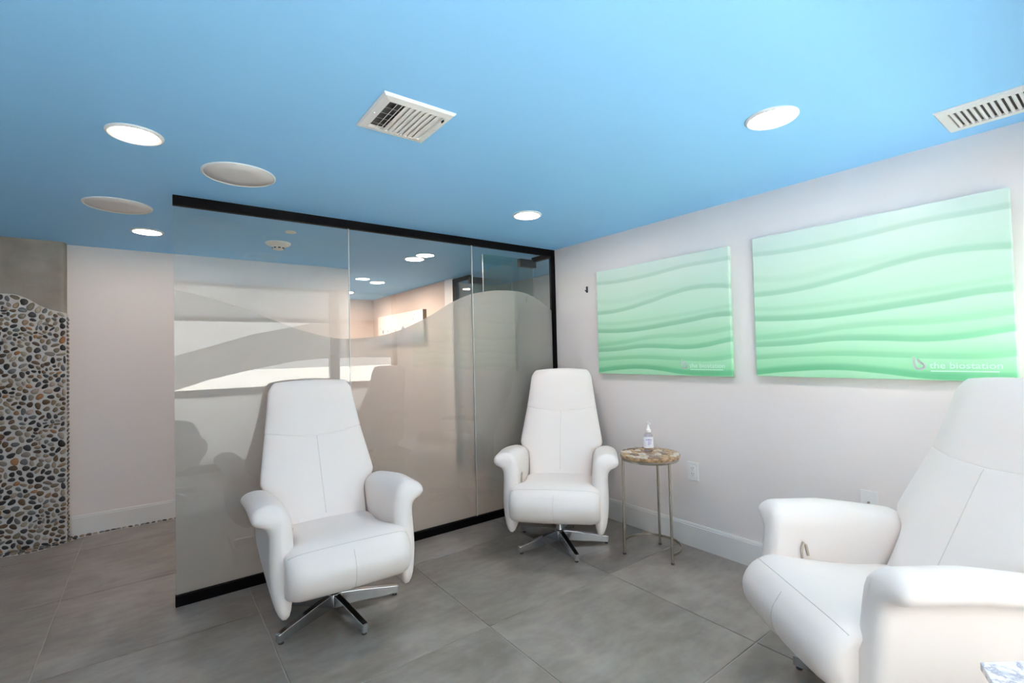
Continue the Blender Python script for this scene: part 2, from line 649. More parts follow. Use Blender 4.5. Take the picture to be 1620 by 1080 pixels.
def pebble_mesh(seed):
    r = np.random.default_rng(seed)
    n = 10
    rad = 1 + 0.13 * np.sin(np.arange(n) * 2 * PI / n * 2 + r.uniform(0, 6)) + 0.08 * np.sin(np.arange(n) * 2 * PI / n * 3 + r.uniform(0, 6))
    rad /= rad.mean()
    rings = []
    for s, d in ((0.80, 0.2), (1.0, -0.1), (0.86, -0.62), (0.5, -0.92)):
        rings.append([(rad[i] * s * math.cos(2 * PI * i / n), d, rad[i] * s * math.sin(2 * PI * i / n)) for i in range(n)])
    v = [p for q in rings for p in q] + [(0, -1.0, 0)]
    f = []
    for k in range(3):
        for i in range(n):
            j = (i + 1) % n
            f.append((k * n + i, k * n + j, (k + 1) * n + j, (k + 1) * n + i))
    f += [(3 * n + i, 3 * n + (i + 1) % n, 4 * n) for i in range(n)]
    return v, f


PEB_SHAPES = [pebble_mesh(s) for s in range(10)]


def lloyd(pts, inside_pts, it=6):
    for _ in range(it):
        d = ((inside_pts[:, None, :] - pts[None, :, :]) ** 2).sum(2)
        idx = d.argmin(1)
        for k in range(len(pts)):
            s = inside_pts[idx == k]
            if len(s):
                pts[k] = s.mean(0)
    d = ((inside_pts[:, None, :] - pts[None, :, :]) ** 2).sum(2)
    return pts, d.argmin(1)


def pebble_cells(x0, x1, topf, count, seed):
    r = np.random.default_rng(seed)
    S = r.uniform([x0, 0.0], [x1, 1.9], (count * 45, 2))
    S = S[S[:, 1] < topf(S[:, 0]) - 0.004]
    pts = S[r.choice(len(S), count, replace=False)].copy()
    pts, idx = lloyd(pts, S, 3)
    out = []
    for k in range(count):
        s = S[idx == k]
        if len(s) < 8:
            continue
        c = s.mean(0)
        w, v = np.linalg.eigh(np.cov((s - c).T))
        out.append((c, math.sqrt(w[1]), math.sqrt(w[0]), math.atan2(v[1, 1], v[0, 1])))
    return out


peb_data = {}


def put_pebble(mb_or_none, c, a, b, ang, depth, y=0.001, rnd=None):
    shp = int(rnd.integers(0, 10))
    return shp


rp = np.random.default_rng(5)
cells = pebble_cells(-0.362, -0.004, mosaic_top, 430, 3)
cells.sort(key=lambda q: -q[1] * q[2])
peb_me = []
for v, f in PEB_SHAPES:
    me_ = mesh('pebble', v, f)
    me_.polygons.foreach_set('use_smooth', [True] * len(me_.polygons))
    me_.materials.append(PEB_MATS[0])
    peb_me.append(me_)
small = MB()
small_mat = []


def add_to(mb, mats, shp, c, a, b, ang, d, y0):
    v, f = PEB_SHAPES[shp]
    ca, sa = math.cos(ang), math.sin(ang)
    vv = [(c[0] + ca * x * a - sa * z * b, y0 + yy * d, c[1] + sa * x * a + ca * z * b) for x, yy, z in v]
    mb.add(vv, f)
    mats += [int(rp.choice(len(PEB_MATS), p=PEB_W))] * len(f)


for k, (c, s1, s2, ang) in enumerate(cells):
    a, b = s1 * 1.66 * rp.uniform(0.88, 1.06), s2 * 1.62 * rp.uniform(0.80, 1.02)
    shp = int(rp.integers(0, 10))
    d = rp.uniform(0.006, 0.010)
    if k < 300:
        o = bpy.data.objects.new('pebble', peb_me[shp])
        COL.objects.link(o)
        o.parent = col
        o.location = (c[0], 0.001, c[1])
        o.rotation_euler = (0, -ang, 0)
        o.scale = (a, d, b)
        o.material_slots[0].link = 'OBJECT'
        o.material_slots[0].material = PEB_MATS[int(rp.choice(len(PEB_MATS), p=PEB_W))]
    else:
        add_to(small, small_mat, shp, c, a, b, ang, d, 0.001)
# the part of the cladding that lies beyond the left edge of the view, and the narrow return
for (c, s1, s2, ang) in pebble_cells(-0.94, -0.368, mosaic_top, 560, 4):
    add_to(small, small_mat, int(rp.integers(0, 10)), c, s1 * 1.6, s2 * 1.48, ang, 0.008, 0.001)


def build_stuff(name, mb, mats, parent):
    me_ = mesh(name, mb.v, mb.f)
    for q in PEB_MATS:
        me_.materials.append(q)
    me_.polygons.foreach_set('material_index', mats)
    me_.polygons.foreach_set('use_smooth', [True] * len(me_.polygons))
    o = link(name, me_, parent)
    return tag(o, None, None, None, 'stuff')


# return side of the cladding (normal +x): small half pebbles
side = MB()
for z in np.arange(0.02, 1.69, 0.031):
    for yy in (0.024, 0.057, 0.090):
        v, f = PEB_SHAPES[int(rp.integers(0, 10))]
        a, b = rp.uniform(0.011, 0.016), rp.uniform(0.009, 0.012)
        y0, z0 = yy + rp.uniform(-0.004, 0.004), z + rp.uniform(-0.004, 0.004)
        small.add([(-0.0005 - p_y * 0.007, y0 + px * a, z0 + pz * b) for px, p_y, pz in v], f)
        small_mat += [int(rp.choice(len(PEB_MATS), p=PEB_W))] * len(f)
build_stuff('pebble_fill', small, small_mat, col)

# pebble border lying on the floor along column and wall
border = tag(empty('trim_pebble_border', (0, 4.9, 0)), 'wavy border of river pebbles where the floor meets the wall', None, None, 'structure')
bl = [(-1.46, 4.86), (-1.1, 4.84), (-0.85, 4.80), (-0.70, 4.762), (-0.60, 4.80), (-0.517, 4.865), (-0.44, 4.925), (-0.25, 4.952), (0.14, 4.945), (0.6, 4.955), (1.6, 4.955)]
blx, bly = zip(*bl)


def back_line(x):
    return CY if x < CX1 else YW - 0.014


mb = MB()
xs = np.linspace(-1.45, 1.6, 120)
v = [(x, np.interp(x, blx, bly) - 4.9, 0.0005) for x in xs] + [(x, back_line(x) - 4.9, 0.0005) for x in xs]
v += [(x, np.interp(x, blx, bly) - 4.9, 0.004) for x in xs] + [(x, back_line(x) - 4.9, 0.004) for x in xs]
n = len(xs)
f = [(2 * n + i, 2 * n + i + 1, 3 * n + i + 1, 3 * n + i) for i in range(n - 1)] + [(i, i + 1, 2 * n + i + 1, 2 * n + i) for i in range(n - 1)]
mb.add(v, f)
mb.build('grout_strip', M['mosaic_grout'], border)
mb = MB()
mm = []
x = -1.44
while x < 1.58:
    y0, y1 = np.interp(x, blx, bly), back_line(x)
    wdt = y1 - y0
    k = max(1, int(round(wdt / 0.026)))
    for q in range(k):
        v, f = PEB_SHAPES[int(rp.integers(0, 10))]
        a, b = rp.uniform(0.014, 0.020), min(0.012, wdt / k * 0.52) * rp.uniform(0.85, 1.05)
        cy = y0 + wdt * (q + 0.5) / k
        an = rp.uniform(-0.5, 0.5)
        ca, sa = math.cos(an), math.sin(an)
        mb.add([(x + ca * px * a - sa * pz * b, cy - 4.9 + sa * px * a + ca * pz * b, 0.003 - p_y * 0.010) for px, p_y, pz in v], f)
        mm += [int(rp.choice(len(PEB_MATS), p=PEB_W))] * len(f)
    x += rp.uniform(0.030, 0.040)
build_stuff('border_pebbles', mb, mm, border)

# ================================================================== GLASS PARTITION
part = tag(empty('glass_partition', (0.095, YG, 0)), 'tall glass partition in black rails with frosted wave film', 'glass partition')
part.location = (0, YG, 0)
MB().box(0.092, XR + 0.02, -0.018, 0.018, HC - 0.055, HC).build('top_rail', M['black'], part, bevel=0.002)
MB().box(0.092, XR - 0.03, -0.018, 0.018, 0.0, 0.058).build('bottom_rail', M['black'], part, bevel=0.002)
MB().box(XR - 0.028, XR + 0.02, -0.02, 0.03, 0.0, HC - 0.055).build('jamb', M['black'], part, bevel=0.002)
WAVE = [(0.0, 1.74), (0.25, 1.69), (0.5, 1.60), (0.75, 1.50), (0.95, 1.450), (1.05, 1.445), (1.26, 1.463), (1.448, 1.518), (1.651, 1.614), (1.759, 1.679),
        (1.87, 1.742), (2.03, 1.805), (2.23, 1.842), (2.4, 1.852), (2.559, 1.845), (2.70, 1.80), (2.844, 1.714), (2.95, 1.65)]
wvx, wvz = zip(*WAVE)


def smooth_interp(x):
    s = 0
    for d in np.linspace(-0.06, 0.06, 7):
        s += np.interp(x + d, wvx, wvz)
    return s / 7


def film_slab(us, z0, ztop, w0, w1, swap=False):
    """thin vinyl sheet with a wavy top edge; us runs along the glass, w0..w1 is its thickness"""
    n = len(us)
    pt = (lambda u, w, z: (w, u, z)) if swap else (lambda u, w, z: (u, w, z))
    v = []
    for w in (w0, w1):
        v += [pt(u, w, z0) for u in us] + [pt(u, w, z) for u, z in zip(us, ztop)]
    f = []
    for k in range(n - 1):
        f += [(k, k + 1, n + k + 1, n + k), (2 * n + k + 1, 2 * n + k, 3 * n + k, 3 * n + k + 1),
              (n + k, n + k + 1, 3 * n + k + 1, 3 * n + k), (k + 1, k, 2 * n + k, 2 * n + k + 1)]
    f += [(0, n, 3 * n, 2 * n), (2 * n - 1, n - 1, 3 * n - 1, 4 * n - 1)]
    return fix_normals(mesh('frosted_film', v, f))


PX = [0.095, 1.055, 2.028, XR - 0.03]
for i in range(3):
    g = 0.0018
    x0, x1 = PX[i] + (g if i else 0), PX[i + 1] - (g if i < 2 else 0)
    pn = MB().box(x0, x1, -0.006, 0.006, 0.056, HC - 0.053).build('glass_panel', M['glass'], part)
    xs = np.linspace(x0 + 0.001, x1 - 0.001, 30)
    n = 30
    fo = link('frosted_film', film_slab(xs, 0.058, [smooth_interp(x) for x in xs], 0.0068, 0.0083), pn, M['film'])
    if i < 2:
        MB().box(PX[i + 1] - 0.0018, PX[i + 1] + 0.0018, -0.0062, 0.0062, 0.058, HC - 0.055).build('joint', M['joint'], part)

# side opening with two glass doors (in the plane of the right wall)
side_p = tag(empty('door_frame', (XR, YG, 0)), 'black door frame with narrow glass side panels behind the partition', 'door frame')


def SB(x0, x1, y0, y1, z0, z1):
    return MB().box(x0, x1, y0 - YG, y1 - YG, z0, z1)


SB(-0.02, 0.02, YG + 0.03, 3.49, HC - 0.06, HC - 0.018).build('header_bar', M['black'], side_p, bevel=0.002)
SB(-0.02, 0.02, 4.60, 4.99, HC - 0.06, HC - 0.018).build('header_bar', M['black'], side_p, bevel=0.002)
SB(-0.02, 0.02, 4.90, 4.99, 0, HC - 0.06).build('jamb', M['black'], side_p, bevel=0.002)
for y0, y1 in ((YG + 0.03, 3.475), (4.63, 4.90)):
    g = SB(-0.005, 0.005, y0, y1, 0.0, HC - 0.06).build('side_glass', M['glass'], side_p)
    ys = np.linspace(y0, y1, 14)
    zt = [1.73 if y > 4 else np.interp(y, [3.2, 3.475], [1.66, 1.85]) for y in ys]
    link('frosted_film', film_slab([y - YG for y in ys], 0.02, zt, 0.0058, 0.0073, True), g, M['film'])


def glass_door(name, hinge, direction, label):
    d = tag(empty(name, hinge), label, None, None, 'structure')
    s = direction
    X = sorted((s * 0.015, s * 0.575))
    g = MB().box(X[0], X[1], -0.006, 0.006, 0.012, 2.20).build('glass_leaf', M['door_glass'], d)
    link('frosted_film', film_slab([X[0] + 0.001, X[1] - 0.001], 0.02, [1.872, 1.872], 0.0068, 0.0083), g, M['door_film'])
    for z in (2.125, 0.012):
        XX = sorted((s * -0.02, s * 0.175))
        MB().box(XX[0], XX[1], -0.022, 0.022, z, z + 0.075).build('patch_hinge', M['graphite'], d, bevel=0.003)
    XE_ = sorted((s * 0.575, s * 0.577))
    MB().box(XE_[0], XE_[1], -0.006, 0.006, 0.012, 2.20).build('polished_edge', M['joint'], d)
    hx = s * 0.42
    for side in (-1, 1):
        mb = MB()
        mb.tube([(hx, side * 0.055, 0.78), (hx, side * 0.055, 1.43)], 0.022, 12)
        for z in (0.90, 1.31):
            mb.tube([(hx, side * 0.006, z), (hx, side * 0.055, z)], 0.010, 10)
        smooth_angle(mb.build('pull_handle', M['black'], d))
    return d


glass_door('door_1', (XR, 3.49, 0), -1, 'frosted glass door leaf standing open behind the partition')
glass_door('door_2', (XR, 4.61, 0), 1, 'farther frosted glass door leaf, opened away from the inner room')

# ================================================================== RECLINERS


def sgnpow(v, p):
    return math.copysign(abs(v) ** p, v)


def back_point(z):
    """front surface centre line of the backrest (y, z)"""
    return np.interp(z, [0.36, 0.645, 0.906, 1.17], [0.085, 0.235, 0.372, 0.470])


def back_loft(z0, z1, droop0, droop1, halfw, thick, nseg=26, round0=0.012, round1=0.03, ntop=5.0):
    nx = 44
    rings = []
    L = z1 - z0
    K = 6
    # parametric list of (s in metres from start, shrink)
    plist = []
    for k in range(K):
        a = k / K * PI / 2
        plist.append((round0 * (1 - math.cos(a)), round0 * (1 - math.sin(a))))
    for k in range(nseg + 1):
        plist.append((round0 + (L - round0 - round1) * k / nseg, 0.0))
    for k in range(1, K + 1):
        a = PI / 2 - k / K * PI / 2
        plist.append((L - round1 * (1 - math.cos(a)), round1 * (1 - math.sin(a))))
    for s, shr in plist:
        z = z0 + s
        t = s / L
        w = halfw(z) - shr
        th = thick(z) / 2 - shr * 0.8
        th = max(th, 0.004)
        y = back_point(z)
        dz = 0.01
        ty, tz = back_point(z + dz) - back_point(z - dz), 2 * dz
        ln = math.hypot(ty, tz)
        ny, nz = tz / ln, -ty / ln          # pointing backwards
        cyy, czz = y + ny * thick(z) / 2, z + nz * thick(z) / 2
        ring = []
        for i in range(nx):
            a = 2 * PI * i / nx
            x = w * sgnpow(math.cos(a), 2 / 4.2)
            q = sgnpow(math.sin(a), 2 / 3.0)
            off = th * q
            u = x / max(w, 1e-4)
            if q < 0:
                off += 0.012 * (abs(u) ** 2.2) * (-q) * 0.9      # front crowned, edges fall back
                off += 0.004 * math.exp(-(x / 0.012) ** 2) * (-q)  # crease at the middle seam
            dr = (droop0 * (1 - t) + droop1 * t) * (1 - u * u)
            ring.append((x, cyy + ny * off - dr * ty / ln, czz + nz * off - dr * tz / ln))
        rings.append(ring)
    return MB().rings(rings)


def hw_low(z):
    return np.interp(z, [0.36, 0.56, 0.60, 0.635, 0.66, 0.70, 0.906, 0.95], [0.225, 0.236, 0.246, 0.292, 0.310, 0.306, 0.272, 0.266])


def hw_head(z):
    return np.interp(z, [0.90, 1.05, 1.13, 1.175], [0.273, 0.252, 0.243, 0.232])


def th_low(z):
    return np.interp(z, [0.36, 0.6, 0.9], [0.13, 0.12, 0.095])


def th_head(z):
    return np.interp(z, [0.88, 1.0, 1.17], [0.095, 0.098, 0.080])


def seat_mesh():
    prof = [(0.20, 0.25), (0.215, 0.31), (0.21, 0.40), (0.17, 0.435), (0.08, 0.442), (-0.04, 0.452), (-0.15, 0.466), (-0.23, 0.476), (-0.30, 0.475),
            (-0.355, 0.456), (-0.395, 0.425), (-0.418, 0.385), (-0.422, 0.345), (-0.408, 0.300), (-0.378, 0.268), (-0.330, 0.251), (-0.26, 0.247), (-0.15, 0.25), (0.0, 0.25), (0.12, 0.245)]
    # smooth the closed profile (Catmull-Rom)
    pr = []
    n = len(prof)
    for i in range(n):
        p0, p1, p2, p3 = [np.array(prof[(i + k) % n]) for k in (-1, 0, 1, 2)]
        for t in (0, 0.5):
            pr.append(0.5 * ((2 * p1) + (-p0 + p2) * t + (2 * p0 - 5 * p1 + 4 * p2 - p3) * t * t + (-p0 + 3 * p1 - 3 * p2 + p3) * t ** 3))
    cy, cz = -0.10, 0.355
    rings = []
    us = [-1.0, -0.997, -0.985, -0.96, -0.925, -0.88, -0.82] + list(np.linspace(-0.74, 0.74, 23)) + [0.82, 0.88, 0.925, 0.96, 0.985, 0.997, 1.0]
    for u in us:
        # shrink near the ends to round the cushion sides
        e = max(0, (abs(u) - 0.74) / 0.26)
        sh = 1 - 0.045 * (1 - math.sqrt(max(0, 1 - e * e)))
        ins = 0.052 * (1 - math.sqrt(max(0.0, 1 - e * e)))
        ring = []
        for (y, z) in pr:
            hw = 0.238 + 0.046 * min(1, max(0, (-0.22 - y) / 0.09))
            dy, dz = y - cy, z - cz
            ln = math.hypot(dy, dz)
            k = max(0.1, (ln - ins) / ln)
            yy, zz = cy + dy * k, cz + dz * k
            zz += 0.010 * (1 - u * u) * (1 if z > 0.43 else 0)         # crown
            if y < -0.36:
                yy -= 0.014 * (1 - u * u)
                yy += 0.0035 * math.exp(-(u * hw / 0.010) ** 2)
            ring.append((u * hw, yy, zz))
        rings.append(ring)
    return MB().rings(rings), pr


ARM = [(0.262, 0.185), (0.248, 0.25), (0.240, 0.36), (0.236, 0.47), (0.238, 0.56), (0.246, 0.61), (0.268, 0.645), (0.305, 0.664), (0.345, 0.667), (0.382, 0.655),
       (0.403, 0.632), (0.404, 0.606), (0.390, 0.588), (0.366, 0.578), (0.346, 0.562), (0.336, 0.53), (0.337, 0.46), (0.338, 0.38), (0.332, 0.30), (0.318, 0.225), (0.292, 0.176)]


def arm_mesh(s):
    n = len(ARM)
    pr = []
    for i in range(n):
        p0, p1, p2, p3 = [np.array(ARM[(i + k) % n]) for k in (-1, 0, 1, 2)]
        for t in (0, 0.5):
            pr.append(0.5 * ((2 * p1) + (-p0 + p2) * t + (2 * p0 - 5 * p1 + 4 * p2 - p3) * t * t + (-p0 + 3 * p1 - 3 * p2 + p3) * t ** 3))
    pr = np.array(pr)
    # local medial point for rounding of the ends: panel axis + lip axis
    rings = []
    Y0, Y1 = -0.285, 0.30
    rnd = 0.04
    K = 7
    seq2 = []
    for k in range(K + 1):
        a = k / K * PI / 2
        seq2.append((Y0 + rnd - rnd * math.cos(a), 1 - math.sin(a)))
    seq2 += [(Y0 + rnd + (Y1 - Y0 - 2 * rnd) * k / 14, 0.0) for k in range(1, 14)]
    for k in range(K + 1):
        a = PI / 2 - k / K * PI / 2
        seq2.append((Y1 - rnd + rnd * math.cos(a), 1 - math.sin(a)))
    for y, sh in seq2:
        ring = []
        tt = (y - Y0) / (Y1 - Y0)
        for (x, z) in pr:
            # nearest medial point
            if z > 0.60:
                mx, mz = min(max(x, 0.285), 0.365), 0.622
            else:
                mx, mz = 0.288, min(max(z, 0.245), 0.60)
            k = 1 - sh * 0.97
            xx, zz = mx + (x - mx) * k, mz + (z - mz) * k
            yy = y
            lean = max(0, 1 - tt * 1.6)
            yy += -0.055 * lean * max(0, (0.60 - zz) / 0.4) + 0.03 * lean * max(0, (zz - 0.60) / 0.07)
            zb = 0.10 * max(0, tt - 0.25) ** 1.2 * max(0, (0.45 - zz) / 0.25)
            zz = zz + zb - 0.05 * max(0, (tt - 0.4) / 0.6) ** 1.2 * max(0, (zz - 0.4) / 0.27)
            ring.append((s * xx, yy, zz))
        rings.append(ring)
    return MB().rings(rings)


def make_recliner():
    root = empty('recliner')
    low = back_loft(0.40, 0.912, 0, 0.042, hw_low, th_low, 30, 0.03, 0.008)
    lo_o = low.build('backrest', M['leather'], root, smooth=True)
    hd = back_loft(0.909, 1.182, 0.042, -0.012, hw_head, th_head, 14, 0.008, 0.04)
    hd_o = hd.build('headrest', M['leather'], root, smooth=True)
    def on_surface(mb_, pts, d):
        bv = BVHTree.FromPolygons([Vector(v) for v in mb_.v], mb_.f)
        d = Vector(d).normalized()
        out = []
        for p in pts:
            hit = bv.ray_cast(Vector(p) - d * 0.6, d)
            if hit[0] is not None:
                out.append(hit[0] - d * 0.0004)
        return out
    # middle seam of the backrest
    MB().tube(on_surface(low, [(0.0, 0.2, z) for z in np.linspace(0.47, 0.866, 24)], (0, 1, 0)), 0.0016, 6).build('seam', M['seam'], lo_o, smooth=True)
    sm, pr = seat_mesh()
    seat = sm.build('seat', M['leather'], root, smooth=True)
    # seams: across the front shoulder and down the middle of the front pad
    MB().tube(on_surface(sm, [(u * 0.272, -0.345, 0.452) for u in np.linspace(-1, 1, 33)], (0, 1, -1.2)), 0.0018, 6).build('seam', M['seam'], seat, smooth=True)
    MB().tube(on_surface(sm, [(0, -0.2, z) for z in np.linspace(0.445, 0.275, 16)], (0, 1, 0)), 0.0016, 6).build('seam', M['seam'], seat, smooth=True)
    for s in (-1, 1):
        a = arm_mesh(s).build('armrest', M['leather'], root, smooth=True)
    loop = MB().tube([(-0.234, -0.175, 0.46), (-0.229, -0.178, 0.50), (-0.226, -0.172, 0.525), (-0.231, -0.160, 0.515), (-0.234, -0.150, 0.47)], 0.005, 8)
    loop.build('pull_loop', M['tan'], root, smooth=True)
    MB().box(-0.16, 0.16, -0.16, 0.16, 0.19, 0.26).build('swivel_plate', M['dark_plastic'], root, bevel=0.01)
    return root


def make_base(parent, ang0, zt=0.195, R=0.338):
    c = MB()
    c.lathe([(0.0, 0.022), (0.036, 0.022), (0.038, 0.03), (0.038, 0.088), (0.034, 0.094), (0.022, 0.096), (0.022, zt), (0.0, zt)], 28)
    smooth_angle(c.build('column', M['chrome'], parent))
    for k in range(5):
        a = ang0 + k * 2 * PI / 5
        ca, sa = math.cos(a), math.sin(a)
        mb = MB()
        rings = []
        for r, hwid, z0, z1 in ((0.02, 0.017, 0.022, 0.092), (0.12, 0.016, 0.020, 0.082), (R - 0.01, 0.0145, 0.012, 0.052), (R, 0.013, 0.013, 0.049)):
            rings.append([(r * ca - w * sa, r * sa + w * ca, z) for w, z in ((-hwid, z0), (hwid, z0), (hwid, z1), (-hwid, z1))])
        mb.rings(rings)
        lg = mb.build('base_leg', M['chrome'], parent, bevel=0.002)
        MB().lathe([(0, 0), (0.012, 0), (0.013, 0.013), (0, 0.013)], 12, (R - 0.02) * ca, (R - 0.02) * sa).build('glide', M['dark_plastic'], lg)


CH = [((0.757, 2.615), 267.06, 206.5, 'white leather swivel recliner in front of the glass partition, nearest the middle'),
      ((2.260, 2.502), 222.9, 174.5, 'white leather swivel recliner in the corner beside the small stone-topped table'),
      ((2.125, 0.588), 142.97, 90.0, 'large white leather recliner at right edge of view, cut off by the frame')]
proto = make_recliner()
chairs = []
for i, (xy, th, base, lab) in enumerate(CH):
    o = proto if i == 0 else copy_tree(proto)
    o.location = (xy[0], xy[1], 0)
    o.rotation_euler = (0, 0, math.radians(th + 90))
    chairs.append((o, base - (th + 90)))
    tag(o, lab, 'recliner', 'white leather recliners')
for o, b in chairs:
    make_base(o, math.radians(b))

# ------------------------------------------------------------------ low swivel tub chair under the camera (seen only mirrored)
tub = tag(empty('tub_chair', (0.07, 0.66, 0), math.radians(180)), 'low white swivel tub chair mirrored in the left end of the glass', 'chair')
mb = MB().lathe([(0.0, 0.27), (0.20, 0.27), (0.30, 0.31), (0.36, 0.40), (0.375, 0.47), (0.35, 0.525), (0.30, 0.545), (0.0, 0.55)], 36)
mb.build('seat', M['leather'], tub, smooth=True)
rings = []
for k in range(25):
    a = PI * (0.0 + k / 24)
    ca, sa = math.cos(a), math.sin(a)
    e = 1 - 0.25 * abs(math.cos(a)) ** 8
    rings.append([(r * ca, r * sa, z) for r, z in ((0.335, 0.44), (0.36, 0.44), (0.345, 0.56 * e + 0.1 * (1 - e)), (0.33, 0.70 * e), (0.315, 0.715 * e), (0.295, 0.70 * e), (0.30, 0.56))])
MB().rings(rings).build('backrest', M['leather'], tub, smooth=True)
make_base(tub, math.radians(20), 0.28, 0.30)

# ================================================================== SIDE TABLE
TC = (2.600, 1.985)
ZT = 0.655
tab = tag(empty('side_table', (TC[0], TC[1], 0)), 'small round side table with agate stone top and thin metal legs', 'side table')
RT = 0.19
o = MB().lathe([(0, ZT - 0.045), (RT - 0.012, ZT - 0.045), (RT - 0.008, ZT - 0.040), (RT - 0.008, ZT - 0.026), (0, ZT - 0.026)], 48).build('metal_rim', M['nickel'], tab)
smooth_angle(o)
o = MB().lathe([(0, ZT - 0.026), (RT - 0.003, ZT - 0.026), (RT, ZT - 0.020), (RT, ZT - 0.006), (RT - 0.004, ZT - 0.003), (0, ZT - 0.003)], 48).build(
    'table_top', mat('stone_resin_bed', (0.40, 0.27, 0.16), 0.2, noise=(38, 0.7, 5)), tab)
smooth_angle(o)
ST = [mat('agate_%d' % i, c, 0.12, noise=(45, 0.45, 5)) for i, c in enumerate([(0.50, 0.34, 0.20), (0.36, 0.22, 0.12), (0.62, 0.50, 0.36), (0.24, 0.13, 0.07), (0.46, 0.28, 0.13), (0.66, 0.56, 0.46), (0.34, 0.28, 0.22)])]
rs = np.random.default_rng(21)
NS = 46
S = rs.uniform(-RT, RT, (9000, 2))
S = S[(S ** 2).sum(1) < (RT - 0.002) ** 2]
pts = S[rs.choice(len(S), NS, replace=False)].copy()
pts, idx = lloyd(pts, S, 5)


def hull(p):
    p = sorted(map(tuple, p))

    def half(q):
        h = []
        for a in q:
            while len(h) > 1 and (h[-1][0] - h[-2][0]) * (a[1] - h[-2][1]) - (h[-1][1] - h[-2][1]) * (a[0] - h[-2][0]) <= 0:
                h.pop()
            h.append(a)
        return h[:-1]
    return half(p) + half(p[::-1])


for k in range(NS):
    s = S[idx == k]
    if len(s) < 12:
        continue
    c = s.mean(0)
    h = np.array(hull(s))
    # resample to 9 points and shrink for the joint
    an = np.arctan2(h[:, 1] - c[1], h[:, 0] - c[0])
    rd = np.hypot(h[:, 1] - c[1], h[:, 0] - c[0])
    o_ = np.argsort(an)
    A = np.linspace(-PI, PI, 11)[:-1]
    R_ = np.interp(A, np.r_[an[o_] - 2 * PI, an[o_], an[o_] + 2 * PI], np.r_[rd[o_], rd[o_], rd[o_]]) * 0.93
    ring = [(r * math.cos(a), r * math.sin(a)) for r, a in zip(R_, A)]
    zt = ZT - 0.0005 + rs.uniform(-0.0008, 0.0008)
    mb = MB().rings([[(x, y, ZT - 0.02) for x, y in ring], [(x, y, zt - 0.0015) for x, y in ring], [(x * 0.9, y * 0.9, zt) for x, y in ring]])
    st = mb.build('agate_slice', ST[int(rs.integers(0, len(ST)))], tab)
    st.location = (c[0], c[1], 0)
    # edge stones show on the rim too
    if np.hypot(*c) > RT * 0.72:
        pass
for k, (lx, ly) in enumerate(((2.456, 2.095), (2.759, 2.041), (2.558, 1.804))):
    dx, dy = lx - TC[0], ly - TC[1]
    o = MB().tube([(dx, dy, 0.006), (dx * 0.97, dy * 0.97, ZT - 0.04)], 0.0085, 14).build('leg', M['nickel'], tab)
    smooth_angle(o)
    smooth_angle(MB().lathe([(0, 0), (0.011, 0), (0.011, 0.010), (0, 0.012)], 14, dx, dy).build('foot', M['dark_plastic'], o))
a0, a1 = math.atan2(2.095 - TC[1], 2.456 - TC[0]), math.atan2(1.804 - TC[1], 2.558 - TC[0])
arc = [(0.182 * math.cos(a), 0.182 * math.sin(a), 0.055) for a in np.linspace(a0, a1, 40)]
rings = []
for q in arc:
    ca, sa = q[0] / 0.182, q[1] / 0.182
    rings.append([(q[0] + r * ca, q[1] + r * sa, 0.055 + z) for r, z in ((-0.003, -0.008), (0.003, -0.008), (0.003, 0.008), (-0.003, 0.008))])
MB().rings(rings).build('lower_ring', M['nickel'], tab)

# sanitizer bottle
bx, by = 2.622, 2.008
bt = tag(empty('sanitizer_bottle', (bx, by, ZT)), 'clear hand sanitizer pump bottle with white label on stone-topped table', 'bottle')
bt.scale = (1.14, 1.14, 1.14)
bt.rotation_euler = (0, 0, math.radians(-38 + 8))


def oval(rx, ry, z, n=28):
    return [(rx * sgnpow(math.cos(2 * PI * i / n), 0.8), ry * sgnpow(math.sin(2 * PI * i / n), 0.8), z) for i in range(n)]


o = MB().rings([oval(0.024, 0.015, 0.0), oval(0.027, 0.018, 0.004), oval(0.027, 0.018, 0.085), oval(0.024, 0.017, 0.098), oval(0.014, 0.013, 0.108), oval(0.012, 0.012, 0.114)]).build('bottle_body', M['clear_plastic'], bt)
smooth_angle(o, 50)
lab = MB()
lab.rings([oval(0.0277, 0.0187, 0.022), oval(0.0277, 0.0187, 0.086)], cap=False)
lo_ = smooth_angle(lab.build('label', M['label'], bt), 60)
tm = text_mesh('PURELL', 0.0115, 'lettering')
t = link('lettering', tm, lo_, M['purple'])
t.location = (-0.0225, -0.0192, 0.066)
t.rotation_euler = (PI / 2, 0, 0)
mb = MB()
for z, w in ((0.058, 0.012), (0.052, 0.009), (0.046, 0.011), (0.040, 0.006)):
    mb.box(-0.012, -0.012 + 2 * w, -0.0195, -0.0187, z, z + 0.003)
mb.build('fine_print', M['lilac'], lo_)
smooth_angle(MB().lathe([(0, 0.112), (0.0155, 0.112), (0.0155, 0.126), (0.012, 0.130), (0.006, 0.148), (0.0055, 0.160), (0, 0.160)], 20).build('pump_collar', M['white_gloss'], bt))
mb = MB().lathe([(0, 0.158), (0.008, 0.158), (0.009, 0.168), (0, 0.170)], 16)
mb.box(-0.004, 0.004, -0.030, 0.0, 0.160, 0.168)
smooth_angle(mb.build('pump_nozzle', M['white_gloss'], bt))

